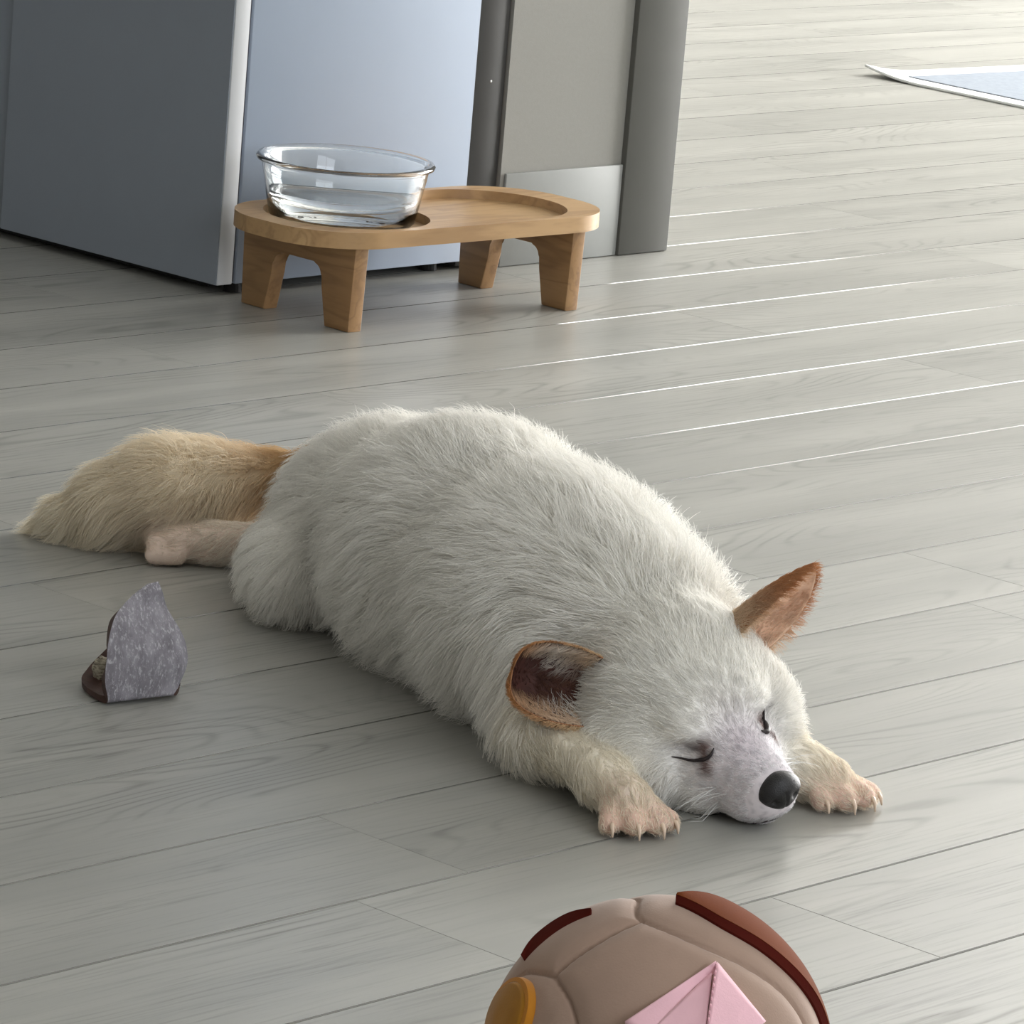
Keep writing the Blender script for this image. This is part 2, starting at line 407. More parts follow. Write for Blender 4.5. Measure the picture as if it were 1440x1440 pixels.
M_matg = simple('grey_blue_mat_fabric', srgb(136, 143, 152), 0.9, 0.2, 0.08, 120, 0.4)
mat_sheet('border', 0, 1.3, 0, 1.6, 60, 60, 0.0, M_matw)['label'] = 'white fabric border'
mat_sheet('centre', 0.052, 1.245, 0.036, 1.545, 50, 50, 0.0012, M_matg)

# ------------------------------------------------------------------ curled chew
CH = (-0.215, 2.825)
ch = empty('chew_treat', c2w(*CH), -AZ); tag(ch, 'grey folded leathery dog chew standing on the floor left of the dog', 'dog chew')
def smooth_poly(P, u):
    """Catmull-Rom through list of tuples, u in 0..1"""
    n = len(P) - 1; s = min(max(u, 0), 1) * n; i = min(int(s), n - 1); f = s - i
    g = lambda j: np.array(P[min(max(j, 0), n)], float)
    a, b, c, d_ = g(i - 1), g(i), g(i + 1), g(i + 2)
    return 0.5 * ((2 * b) + (c - a) * f + (2 * a - 5 * b + 4 * c - d_) * f * f + (3 * b - a - 3 * c + d_) * f ** 3)
# stations from the back flap's free end, down, through the fold on the floor, up the front flap to its tip
# each: left end (x,y,z) and right end (x,y,z) of that line across the sheet
ST = [((-0.040, 0.045, 0.024), (0.000, 0.046, 0.030)), ((-0.052, 0.034, 0.010), (0.004, 0.040, 0.016)), ((-0.054, 0.020, 0.003), (0.008, 0.032, 0.004)),
      ((-0.046, 0.000, 0.0014), (0.008, 0.020, 0.0018)), ((-0.0345, -0.016, 0.002), (0.006, 0.010, 0.004)), ((-0.0359, -0.019, 0.0163), (0.0098, 0.013, 0.0105)),
      ((-0.0362, -0.017, 0.030), (0.014, 0.014, 0.0235)), ((-0.036, -0.015, 0.0413), (0.0105, 0.017, 0.0365)), ((-0.0327, -0.008, 0.0573), (0.0033, 0.019, 0.0505)),
      ((-0.0265, 0.001, 0.0674), (-0.0022, 0.020, 0.0605)), ((-0.0205, 0.007, 0.0726), (-0.006, 0.015, 0.0709)), ((-0.0150, 0.012, 0.0762), (-0.0092, 0.015, 0.0775))]
V = []; F = []; nu, nv = 80, 26
for i in range(nu + 1):
    u = i / nu; L_ = smooth_poly([q[0] for q in ST], u); R_ = smooth_poly([q[1] for q in ST], u); wd = np.linalg.norm(R_ - L_)
    for j in range(nv + 1):
        v = j / nv; p = L_ * (1 - v) + R_ * v
        bow = 4 * v * (1 - v); up = max(0.0, (u - 0.4) / 0.6)
        p = p + np.array([0, -0.12 * wd * bow * min(1, up * 3), 0])
        e_ = (0.0006 * math.sin(23 * u + 5 * v) + 0.0005 * math.sin(41 * v + 17 * u)) * min(1, wd / 0.04)
        V.append(p + np.array([e_, e_ * 0.7, abs(e_) * 0.3]))
W = nv + 1; V = np.array(V)
for i in range(nu):
    for j in range(nv): F.append((i * W + j, i * W + j + 1, (i + 1) * W + j + 1, (i + 1) * W + j))
G = V.reshape(nu + 1, W, 3); du = np.gradient(G, axis=0); dv = np.gradient(G, axis=1)
Nn = np.cross(du, dv); Nn /= np.linalg.norm(Nn, axis=2)[..., None] + 1e-12
if (Nn[nu // 2, nv // 2] @ (np.array([0, .03, .03]) - G[nu // 2, nv // 2])) < 0: Nn = -Nn
inner = G + Nn * (0.0072 * np.interp(np.linspace(0, 1, nu + 1), [0, .25, .5, .7, .88, 1], [.35, .5, 1.0, 1.35, 1.1, .5]))[:, None, None]
inner[:, :, 2] = np.maximum(inner[:, :, 2], 0.003)
Vall = np.concatenate([V, inner.reshape(-1, 3)]); N0 = len(V); nq = len(F)
F += [tuple(N0 + q for q in f[::-1]) for f in F]
ring = [j for j in range(nv)] + [i * W + nv for i in range(nu)] + [nu * W + j for j in range(nv, 0, -1)] + [i * W for i in range(nu, 0, -1)]
for q, r_ in zip(ring, ring[1:] + ring[:1]): F.append((r_, q, N0 + q, N0 + r_))
t = NT('grey_dried_hide'); v = t.coord('Object', (1, 1, 0.4))
f1 = t.noise(v, 560, 6, 0.75); f2 = t.noise(v, 90, 3, 0.6)
cc = t.mix(t.ramp(f2, [(0.3, (0, 0, 0)), (0.7, (1, 1, 1))]), srgb(118, 114, 120), srgb(158, 154, 161))
cc = t.mix(t.ramp(f1, [(0.52, (0, 0, 0)), (0.70, (1, 1, 1))]), cc, srgb(206, 203, 208))
t.bump(f1, 0.6, 0.0012); M_hide = t.set(Base_Color=cc, Roughness=0.85, Specular_IOR_Level=0.25)
M_hide_in = simple('dark_brown_hide', srgb(70, 48, 42), 0.6, 0.4, 0.3, 180, 0.3)
cobj = pyobj('hide', Vall, F, [M_hide, M_hide_in], ch)
cobj.data.polygons.foreach_set('material_index', np.array([0] * nq + [1] * (len(F) - nq), np.int32)); cobj.data.set_sharp_from_angle(angle=math.radians(55))
t = NT('fibrous_cream'); f1 = t.noise(t.coord('Object', (1, 1, 3)), 260, 4, 0.7)
t.bump(f1, 0.8, 0.0015); M_fib = t.set(Base_Color=t.ramp(f1, [(0.35, srgb(96, 88, 76)), (0.6, srgb(196, 188, 168))]), Roughness=0.8)
bm = bmesh.new(); bmesh.ops.create_icosphere(bm, subdivisions=4, radius=1.0)
for v_ in bm.verts:
    c_ = v_.co.copy(); k_ = 1 + 0.08 * math.sin(9 * c_.x + 3) * math.sin(8 * c_.z + 1)
    v_.co = Vector((-0.0425 + 0.0065 * c_.x * k_, 0.024 + 0.005 * c_.y * k_, 0.0135 + 0.0085 * c_.z * k_))
fb = obj('fibrous_core', bm, M_fib, ch, smooth=True); fb['label'] = 'rough cream fibrous patch'

# ------------------------------------------------------------------ plush ball in the foreground
TC = (0.087, 1.997); TR = 0.080
ty = empty('plush_ball', c2w(*TC), -AZ); tag(ty, 'beige plush ball toy with pink peak, yellow disc and brown felt in the foreground', 'toy')
def fabric(name, col, sc=900, bump=0.25, noise=0.06, sheen=0.2):
    t = NT(name); v = t.coord(); f = t.noise(v, sc, 3, 0.6); g = t.noise(v, 26, 3)
    lo = tuple(c * (1 - noise * 2) for c in col[:3]) + (1,)
    t.bump(f, bump, 0.0005)
    m = t.set(Base_Color=t.mix(t.ramp(g, [(0.3, (0, 0, 0)), (0.7, (1, 1, 1))]), lo, col), Roughness=0.85, Specular_IOR_Level=0.25 if sheen else 0.08)
    t.b.inputs['Sheen Weight'].default_value = sheen; t.b.inputs['Sheen Roughness'].default_value = 0.5
    return m
M_plush = fabric('beige_plush', srgb(162, 136, 120)); M_brown = fabric('rust_brown_felt', srgb(106, 50, 14), sheen=0.0); M_maroon = fabric('maroon_felt', srgb(78, 24, 16), sheen=0.0)
M_pink = fabric('pink_fabric', srgb(238, 190, 200)); M_yell = fabric('mustard_felt', srgb(160, 108, 22), noise=0.2); M_thread = simple('pink_thread', srgb(214, 158, 170), 0.7)
SEAMS = [[(-0.187, 0.0, 0.982), (-0.15, -0.206, 0.967), (0.17, -0.376, 0.911), (0.464, -0.378, 0.801), (0.706, -0.32, 0.632), (0.848, -0.293, 0.442), (0.89, -0.32, 0.3)],
         [(-0.15, -0.206, 0.967), (-0.394, -0.33, 0.858), (-0.546, -0.38, 0.746), (-0.639, -0.411, 0.65)],
         [(-0.639, -0.411, 0.65), (-0.8, -0.171, 0.576), (-0.864, -0.108, 0.492)],
         [(-0.639, -0.411, 0.65), (-0.542, -0.609, 0.578), (-0.489, -0.73, 0.477), (-0.43, -0.84, 0.33)],
         [(-0.187, 0.0, 0.982), (-0.2, 0.3, 0.93), (-0.5, 0.6, 0.6), (-0.6, 0.75, 0.1)]]
bm = bmesh.new(); bmesh.ops.create_icosphere(bm, subdivisions=7, radius=1.0)
co = np.array([v.co[:] for v in bm.verts]); co /= np.linalg.norm(co, axis=1)[:, None]
dmin = np.full(len(co), 9.0)
for S in SEAMS:
    Pn = []
    for k in range(60): 
        q = smooth_poly(S, k / 59); Pn.append(q / np.linalg.norm(q))
    for a, b in zip(Pn, Pn[1:]):
        ab = b - a; tt = np.clip(((co - a) @ ab) / (ab @ ab), 0, 1)
        dmin = np.minimum(dmin, np.linalg.norm(co - a - tt[:, None] * ab, axis=1))
rad = 1 - 0.030 * np.exp(-(dmin / 0.011) ** 2) - 0.022 * np.exp(-(dmin / 0.07) ** 2)
for v_, c_, r_ in zip(bm.verts, co, rad): v_.co = Vector(c_ * r_ * TR) + Vector((0, 0, TR))
# flatten a little where it rests
for v_ in bm.verts: v_.co.z = max(v_.co.z, 0.0012)
obj('ball', bm, M_plush, ty, smooth=True)
def on_ball(d, lift=0.0):
    d = Vector(d).normalized(); return d * (TR + lift) + Vector((0, 0, TR))
def band(name, A, B, lift0, lift1, thick, mat, edge_mat=None, n=40, m=8):
    """felt strip between two curves of directions on the ball"""
    V = []; F = []
    for i in range(n + 1):
        a = smooth_poly(A, i / n); b = smooth_poly(B, i / n)
        for j in range(m + 1):
            w = j / m; V.append(on_ball(a * (1 - w) + b * w, lift0 + (lift1 - lift0) * w))
    N = len(V); W = m + 1
    for i in range(n + 1):
        a = smooth_poly(A, i / n); b = smooth_poly(B, i / n)
        for j in range(m + 1):
            w = j / m; V.append(on_ball(a * (1 - w) + b * w, lift0 + (lift1 - lift0) * w - thick))
    for i in range(n):
        for j in range(m):
            q = (i * W + j, i * W + j + 1, (i + 1) * W + j + 1, (i + 1) * W + j); F.append(q); F.append(tuple(N + x for x in q[::-1]))
    ring = [j for j in range(m)] + [i * W + m for i in range(n)] + [n * W + j for j in range(m, 0, -1)] + [i * W for i in range(n, 0, -1)]
    for q, r_ in zip(ring, ring[1:] + ring[:1]): F.append((q, r_, N + r_, N + q))
    o = pyobj(name, V, F, mat, ty); o.data.set_sharp_from_angle(angle=math.radians(50)); return o
BR1 = [(0.039, 0.02, 0.999), (0.294, -0.147, 0.944), (0.551, -0.156, 0.82), (0.754, -0.105, 0.648), (0.921, 0.02, 0.386), (0.96, 0.1, 0.2)]
BR2 = [(0.045, 0.03, 0.999), (0.24, 0.22, 0.93), (0.46, 0.32, 0.85), (0.65, 0.28, 0.74), (0.82, 0.2, 0.58), (0.93, 0.12, 0.30)]
band('felt_flap', BR1, BR2, 0.0042, 0.0050, 0.002, M_brown)['label'] = 'rust brown felt flap'
BR0 = [tuple(np.array(p) + np.array([0.0, -0.035, -0.02])) for p in BR1]
band('felt_edge', BR0, BR1, 0.0012, 0.0040, 0.0015, M_maroon)['label'] = 'dark maroon felt edge'
band('felt_edge', [(-0.80, -0.06, 0.60), (-0.75, -0.05, 0.66), (-0.60, -0.02, 0.8), (-0.44, -0.03, 0.9)], [(-0.80, -0.04, 0.61), (-0.72, 0.10, 0.68), (-0.57, 0.11, 0.81), (-0.43, -0.01, 0.91)], 0.0, 0.0028, 0.0012, M_maroon)['label'] = 'dark maroon felt edge'
# pink peak: folded cloth pyramid with a stitched ridge
pk = [on_ball((-0.20, -0.823, 0.52), 0.006), on_ball((0.268, -0.515, 0.812), 0.003), on_ball((0.53, -0.65, 0.53), 0.006), on_ball((0.26, -0.86, 0.46), 0.028), on_ball((0.06, -0.97, 0.2), 0.003)]
def patch(name, cs, thick, mat, puff, n=16):
    """puffed cloth quad between four corners"""
    V = []; F = []
    nrm = (cs[1] - cs[0]).cross(cs[3] - cs[0]).normalized()
    for s_ in (1, -1):
        for i in range(n + 1):
            for j in range(n + 1):
                a, b = i / n, j / n
                p = cs[0] * (1 - a) * (1 - b) + cs[1] * a * (1 - b) + cs[2] * a * b + cs[3] * (1 - a) * b
                V.append(p + nrm * (s_ * thick / 2 + (puff * 16 * a * (1 - a) * b * (1 - b) if s_ > 0 else 0)))
    W = n + 1; N = W * W
    for i in range(n):
        for j in range(n):
            q = (i * W + j, (i + 1) * W + j, (i + 1) * W + j + 1, i * W + j + 1); F.append(q); F.append(tuple(N + x for x in q[::-1]))
    ring = [i * W for i in range(n)] + [n * W + j for j in range(n)] + [i * W + n for i in range(n, 0, -1)] + [j for j in range(n, 0, -1)]
    for q, r_ in zip(ring, ring[1:] + ring[:1]): F.append((q, N + q, N + r_, r_))
    return pyobj(name, V, F, mat, ty)
low = on_ball((0.16, -0.93, 0.33), 0.026); lft = pk[0]; apx = pk[1]; rgtp = pk[2]
mid_l = lft * 0.72 + low * 0.28
patch('pink_panel', [mid_l, apx - Vector((0.0015, 0.001, 0.004)), low, low * 0.5 + mid_l * 0.5], 0.002, M_pink, 0.002)
patch('pink_panel', [low, apx, rgtp, rgtp * 0.5 + low * 0.5], 0.002, M_pink, 0.0025)
patch('pink_fold', [lft, apx, apx - Vector((0.001, 0.002, 0.010)), lft * 0.68 + low * 0.32], 0.003, M_pink, 0.003)['label'] = 'pink folded hem'
Vt = []; Ft = []
for k in range(16):
    p = apx * (1 - (k + .5) / 16) + low * ((k + .5) / 16) + Vector((0, -0.0022, 0.0012)); dd = (low - apx).normalized() * 0.0011
    v, f = tube([p - dd, p, p + dd], [0.0003, 0.0006, 0.0003], 6); Ft += [tuple(len(Vt) + x for x in q) for q in f]; Vt += v
pyobj('stitching', Vt, Ft, M_thread, ty)
# mustard disc with a raised rim
yc = Vector((-0.86, -0.36, 0.352)).normalized(); q = yc.to_track_quat('Z', 'Y').to_matrix()
def disc(name, prof, mat, lift):
    bm = bmesh.new(); seg = 48; rings = []
    for r, z in prof:
        rings.append([bm.verts.new(q @ Vector((r * math.cos(2 * PI * k / seg), r * math.sin(2 * PI * k / seg), z)) + on_ball(yc, lift)) for k in range(seg)])
    for a, b in zip(rings, rings[1:]):
        for k in range(seg): bm.faces.new((a[k], a[(k + 1) % seg], b[(k + 1) % seg], b[k]))
    bm.faces.new(rings[0][::-1]); bm.faces.new(rings[-1])
    return obj(name, bm, mat, ty, sharp=50)
M_yell2 = fabric('golden_felt', srgb(180, 116, 24))
dk = disc('felt_disc', [(0.0165, -0.006), (0.0165, 0.002), (0.015, 0.0035), (0.004, 0.0042)], M_yell, 0.0); dk['label'] = 'mustard yellow felt disc'
rm = disc('disc_rim', [(0.0185, -0.007), (0.0195, -0.001), (0.0188, 0.0015), (0.0166, 0.002), (0.0164, -0.002)], M_yell2, 0.0)

# ------------------------------------------------------------------ the sleeping dog
DA = np.array([0.0, 2.85, 0.0])                   # where its Empty stands (camera-yaw ground frame)
dog = empty('dog', c2w(DA[0], DA[1]), -AZ)
tag(dog, 'small fluffy white dog with tan ears asleep flat on the grey floor', 'dog')
# head frame: forward, side (the dog's left), up
HC = np.array([0.1105, 2.7369, 0.0645])
HF = np.array([0.5202, -0.8289, -0.2056]); HF /= np.linalg.norm(HF)
HS = np.array([0.8325, 0.4384, 0.3388]); HS -= HF * (HS @ HF); HS /= np.linalg.norm(HS)
HU = np.cross(HF, HS)
def hd(f, s, u): return HC + HF * f + HS * s + HU * u

# primitives: (kind, a, b, ra, rb, blend, region, hair direction)
PR = []
def cap(a, b, ra, rb, k, reg, flow=None):
    a = np.array(a, float); b = np.array(b, float); fl = (b - a) if flow is None else np.array(flow, float)
    PR.append(('cap', a, b, ra, rb, k, reg, fl / (np.linalg.norm(fl) + 1e-9)))
def ell(c, axes, rad, k, reg, flow):
    fl = np.array(flow, float); PR.append(('ell', np.array(c, float), np.array(axes, float), np.array(rad, float), None, k, reg, fl / np.linalg.norm(fl)))
BACK = np.array([-0.47, 0.88, 0.0])               # nose-to-tail direction
# trunk, front to rear
cap((-0.026, 2.985, 0.078), (0.036, 2.875, 0.075), 0.079, 0.076, 0.02, 'torso', BACK)
cap((-0.086, 3.105, 0.065), (-0.026, 2.985, 0.078), 0.064, 0.078, 0.03, 'torso', BACK)
cap((-0.115, 3.175, 0.056), (-0.086, 3.105, 0.064), 0.044, 0.058, 0.03, 'torso', BACK)
cap((0.036, 2.875, 0.075), (0.080, 2.805, 0.072), 0.074, 0.064, 0.03, 'mane', BACK)
cap((0.060, 2.810, 0.050), (0.098, 2.745, 0.040), 0.046, 0.036, 0.03, 'mane', (-0.5, 0.6, -0.4))
# near thigh, shank, foot
cap((-0.085, 3.090, 0.060), (-0.146, 3.060, 0.044), 0.046, 0.030, 0.025, 'thigh', (-0.3, 0.3, -0.6))
cap((-0.150, 3.056, 0.034), (-0.165, 3.170, 0.028), 0.028, 0.020, 0.02, 'thigh', (-0.3, 0.8, -0.2))
cap((-0.165, 3.205, 0.020), (-0.215, 3.208, 0.016), 0.016, 0.0145, 0.012, 'hindfoot', (-1, -0.1, -0.1))
cap((-0.215, 3.208, 0.016), (-0.243, 3.204, 0.0155), 0.0145, 0.0135, 0.008, 'hindfoot', (-1, -0.1, -0.1))
for i, (oy, oz) in enumerate(((-0.012, 0.0085), (-0.006, 0.0155), (0.003, 0.0185), (0.010, 0.013))):
    cap((-0.240, 3.204 + oy, oz), (-0.2565, 3.201 + oy, oz - 0.001), 0.0080, 0.0064, 0.003, 'hindtoe', (-1, 0, 0))
# far thigh, mostly hidden
cap((-0.075, 3.12, 0.055), (-0.020, 3.13, 0.042), 0.044, 0.034, 0.025, 'thigh', (0.3, 0.3, -0.6))
cap((-0.020, 3.13, 0.030), (-0.070, 3.24, 0.024), 0.026, 0.018, 0.02, 'thigh', (-0.3, 0.8, -0.2))
cap((-0.070, 3.24, 0.018), (-0.115, 3.285, 0.016), 0.016, 0.015, 0.012, 'hindfoot', (-0.8, 0.5, -0.1))
# tail
TL = [(-0.120, 3.210, 0.066, 0.024), (-0.145, 3.262, 0.066, 0.013), (-0.176, 3.272, 0.056, 0.013), (-0.200, 3.268, 0.050, 0.020), (-0.225, 3.258, 0.045, 0.027), (-0.256, 3.241, 0.042, 0.031), (-0.292, 3.236, 0.034, 0.022), (-0.325, 3.240, 0.020, 0.011), (-0.345, 3.247, 0.011, 0.005)]
for a, b in zip(TL, TL[1:]): cap(a[:3], b[:3], a[3], b[3], 0.012, 'tailbase' if a[0] > -0.19 else 'tail' if a[0] > -0.28 else 'tailtip')
# shoulders and fore legs
cap((0.030, 2.800, 0.055), (0.034, 2.735, 0.032), 0.040, 0.024, 0.02, 'shoulder', (0.1, 0.2, -0.9))
cap((0.026, 2.728, 0.030), (0.069, 2.664, 0.0235), 0.0165, 0.0140, 0.015, 'foreleg')
cap((0.069, 2.664, 0.0225), (0.086, 2.638, 0.017), 0.0140, 0.0145, 0.010, 'paw')
cap((0.110, 2.800, 0.055), (0.155, 2.765, 0.032), 0.040, 0.024, 0.02, 'shoulder', (0.3, 0.2, -0.8))
cap((0.155, 2.765, 0.028), (0.192, 2.725, 0.022), 0.0195, 0.0160, 0.015, 'foreleg')
cap((0.192, 2.732, 0.021), (0.212, 2.727, 0.016), 0.0150, 0.0145, 0.010, 'paw')
TOES = []
for (cx, cy, dx, dy, sc) in ((0.089, 2.633, 0.42, -0.907, 0.90), (0.217, 2.724, 0.64, -0.77, 0.92)):
    px, py = -dy, dx
    for o_, fwd, r, z in ((-0.0165, 0.0085, 0.0075, 0.0085), (-0.0062, 0.0165, 0.0083, 0.0100), (0.0062, 0.0165, 0.0083, 0.0100), (0.0165, 0.0085, 0.0075, 0.0085)):
        o_ *= sc; sp_ = o_ * 0.35
        a = (cx + px * o_ * 0.75 - dx * 0.008, cy + py * o_ * 0.75 - dy * 0.008, z + 0.004)
        b = (cx + px * (o_ + sp_) + dx * fwd, cy + py * (o_ + sp_) + dy * fwd, z - 0.0005)
        cap(a, b, r, r * 0.92, 0.0035, 'toe', (dx, dy, -0.3)); TOES.append((np.array(b), np.array((dx + px * o_ * 14, dy + py * o_ * 14, 0.0)), r))
# head
HAX = np.stack([HF, HS, HU])
ell(hd(-0.004, 0, 0.004), HAX, (0.056, 0.056, 0.046), 0.022, 'crown', -HF * 0.9 + HU * 0.2)
ell(hd(0.028, 0, 0.004), HAX, (0.036, 0.041, 0.034), 0.012, 'face', -HF)
for s_ in (-1, 1):
    ell(hd(0.018, (0.036 if s_ > 0 else 0.041) * s_, -0.020), HAX, (0.042, 0.031, 0.031), 0.016, 'cheek', -HF * 0.8 + HS * 0.5 * s_ - HU * 0.4)
    ell(hd(0.051, 0.020 * s_, 0.011), HAX, (0.014, 0.014, 0.011), 0.010, 'face', -HF + HS * 0.4 * s_ + HU * 0.3)
    ell(hd(0.058, 0.016 * s_, -0.015), HAX, (0.022, 0.013, 0.014), 0.010, 'muzzle', -HF + HS * 0.5 * s_)
cap(hd(0.052, 0, -0.012), hd(0.101, 0.002, -0.0205), 0.0265, 0.0190, 0.012, 'muzzle', -HF)
for s_ in (-1, 1):
    ell(hd(0.090, 0.0095 * s_, -0.0270), HAX, (0.021, 0.0135, 0.0140), 0.006, 'muzzle', -HF + HS * 0.6 * s_ - HU * 0.4)
for s_ in (-1, 1): ell(hd(0.050, 0.022 * s_, -0.033), HAX, (0.030, 0.017, 0.017), 0.012, 'face', -HF + HS * 0.5 * s_ - HU * 0.3)
cap(hd(0.030, 0, -0.034), hd(0.092, 0.001, -0.0405), 0.022, 0.0120, 0.007, 'muzzle', -HF - HU * 0.2)

GX0, GX1, GY0, GY1, GZ0, GZ1, GH = -0.395, 0.275, 2.555, 3.320, -0.006, 0.185, 0.0025
nx, ny, nz = [int((b - a) / GH) + 1 for a, b in ((GX0, GX1), (GY0, GY1), (GZ0, GZ1))]
xs = GX0 + GH * np.arange(nx); ys = GY0 + GH * np.arange(ny); zs = GZ0 + GH * np.arange(nz)
def prim_dist(p, P):
    if p[0] == 'cap':
        _, a, b, ra, rb, *_r = p
        ab = b - a; tt = np.clip(((P - a) @ ab) / (ab @ ab), 0, 1)
        return np.linalg.norm(P - a - tt[..., None] * ab, axis=-1) - (ra + (rb - ra) * tt)
    _, c, ax, rd, *_r = p
    q = (P - c) @ ax.T; k0 = np.linalg.norm(q / rd, axis=-1); k1 = np.linalg.norm(q / (rd * rd), axis=-1)
    return k0 * (k0 - 1) / np.maximum(k1, 1e-6)
field = np.full((nx, ny, nz), 0.05, np.float32)
for p in PR:
    k = p[5]
    if p[0] == 'cap': lo = np.minimum(p[1] - p[3], p[2] - p[4]); hi = np.maximum(p[1] + p[3], p[2] + p[4])
    else: lo = p[1] - p[3].max(); hi = p[1] + p[3].max()
    m = k + 0.02
    sl = []
    for lo_, hi_, g0, nn in zip(lo - m, hi + m, (GX0, GY0, GZ0), (nx, ny, nz)):
        sl.append(slice(max(0, int((lo_ - g0) / GH)), min(nn, int((hi_ - g0) / GH) + 2)))
    P = np.stack(np.meshgrid(xs[sl[0]], ys[sl[1]], zs[sl[2]], indexing='ij'), -1)
    d = prim_dist(p, P).astype(np.float32); o_ = field[tuple(sl)]
    h = np.clip(0.5 + 0.5 * (o_ - d) / k, 0, 1)
    field[tuple(sl)] = o_ * (1 - h) + d * h - k * h * (1 - h)
field = np.maximum(field, (0.0012 - zs)[None, None, :].astype(np.float32))       # it lies flat on the floor

def surface_nets(fd):
    ins = fd < 0
    c = np.zeros(tuple(s - 1 for s in fd.shape), np.int32)
    offs = [(i, j, k) for i in (0, 1) for j in (0, 1) for k in (0, 1)]
    cut = lambda A, o: A[o[0]:A.shape[0] - 1 + o[0], o[1]:A.shape[1] - 1 + o[1], o[2]:A.shape[2] - 1 + o[2]]
    for o in offs: c += cut(ins, o)
    act = (c > 0) & (c < 8); idx = np.full(act.shape, -1, np.int64); ijk = np.argwhere(act); idx[act] = np.arange(len(ijk))
    acc = np.zeros((len(ijk), 3)); cnt = np.zeros(len(ijk))
    val = {o: fd[ijk[:, 0] + o[0], ijk[:, 1] + o[1], ijk[:, 2] + o[2]] for o in offs}
    for a in offs:
        for ax in range(3):
            if a[ax] == 0:
                b = tuple(1 if q == ax else a[q] for q in range(3)); va, vb = val[a], val[b]
                x = (va < 0) != (vb < 0); tt = np.where(x, va / np.where(x, va - vb, 1), 0)
                pt = np.tile(np.array(a, float), (len(ijk), 1)); pt[:, ax] += tt
                acc[x] += pt[x]; cnt[x] += 1
    verts = (ijk + acc / cnt[:, None]) * GH + np.array([GX0, GY0, GZ0])
    faces = []
    for ax in range(3):
        u_, v_ = [(1, 2), (2, 0), (0, 1)][ax]
        s0 = [slice(1, -1)] * 3; s0[ax] = slice(0, fd.shape[ax] - 1); s1 = [slice(1, -1)] * 3; s1[ax] = slice(1, fd.shape[ax])
        A, B = ins[tuple(s0)], ins[tuple(s1)]
        E = np.argwhere(A != B) ; sgn = A[tuple(E.T)]
        base = E.copy(); 
        for q in range(3):
            if q != ax: base[:, q] += 1
        def cell(du, dv):
            w = base.copy(); w[:, u_] -= du; w[:, v_] -= dv; return idx[w[:, 0], w[:, 1], w[:, 2]]
        q4 = np.stack([cell(0, 0), cell(1, 0), cell(1, 1), cell(0, 1)], 1)
        q4[~sgn] = q4[~sgn][:, ::-1]; faces.append(q4)
    return verts, np.concatenate(faces)
DV, DF = surface_nets(field)
# light smoothing
for it in range(3):
    acc = np.zeros_like(DV); cnt = np.zeros(len(DV))
    for a, b in ((0, 1), (1, 2), (2, 3), (3, 0)):
        np.add.at(acc, DF[:, a], DV[DF[:, b]]); np.add.at(acc, DF[:, b], DV[DF[:, a]]); np.add.at(cnt, DF[:, a], 1); np.add.at(cnt, DF[:, b], 1)
    DV = DV * 0.5 + acc / cnt[:, None] * 0.5
DV[:, 2] = np.maximum(DV[:, 2], 0.0008)

# local head coordinates of any point
def head_coords(P): Q = P - HC; return Q @ HF, Q @ HS, Q @ HU
def gauss(x, w): return np.exp(-(x / w) ** 2)
# sink the closed eye sockets and the brow furrow slightly
f_, s_, u_ = head_coords(DV)
E_F, E_S, E_U = 0.0610, 0.0262, 0.0010
sock = sum(gauss(f_ - E_F, 0.009) * gauss(s_ - E_S * q, 0.010) * gauss(u_ - E_U, 0.006) for q in (-1, 1))
bvn = np.zeros_like(DV)
fn = np.cross(DV[DF[:, 2]] - DV[DF[:, 0]], DV[DF[:, 3]] - DV[DF[:, 1]])
for q in range(4): np.add.at(bvn, DF[:, q], fn)
bvn /= np.linalg.norm(bvn, axis=1)[:, None] + 1e-12
DV = DV - bvn * (0.0034 * sock)[:, None]

REG = ['torso', 'mane', 'thigh', 'hindfoot', 'hindtoe', 'tailbase', 'tail', 'tailtip', 'shoulder', 'foreleg', 'paw', 'toe', 'crown', 'face', 'cheek', 'muzzle']
LEN = dict(torso=.031, mane=.038, thigh=.019, hindfoot=.0075, hindtoe=.004, tailbase=.020, tail=.032, tailtip=.024, shoulder=.030, foreleg=.012, paw=.009, toe=.0055, crown=.018, face=.0080, cheek=.019, muzzle=.0034)
DEN = dict(torso=1, mane=1, thigh=1, hindfoot=1.6, hindtoe=.8, tailbase=1, tail=1, tailtip=1.2, shoulder=1, foreleg=1.3, paw=1.6, toe=.9, crown=1.6, face=2.4, cheek=1.7, muzzle=3.2)
LAY = dict(torso=.58, mane=.54, thigh=.7, hindfoot=.85, hindtoe=.9, tailbase=.75, tail=.62, tailtip=.82, shoulder=.7, foreleg=.85, paw=.88, toe=.92, crown=.78, face=.86, cheek=.74, muzzle=.88)
HWT = srgb(250, 248, 243)[:3]; CREAM = srgb(244, 237, 222)[:3]; TAN = srgb(208, 176, 132)[:3]; BEIGE = srgb(240, 228, 206)[:3]; PINKW = srgb(222, 202, 188)[:3]; PINK = srgb(214, 178, 160)[:3]
HCOL = dict(torso=HWT, mane=HWT, thigh=HWT, hindfoot=srgb(246, 238, 226)[:3], hindtoe=srgb(238, 222, 206)[:3], tailbase=TAN, tail=BEIGE, tailtip=srgb(240, 232, 214)[:3], shoulder=HWT, foreleg=srgb(246, 240, 226)[:3], paw=CREAM, toe=srgb(242, 230, 212)[:3], crown=HWT, face=HWT, cheek=HWT, muzzle=srgb(240, 238, 240)[:3])
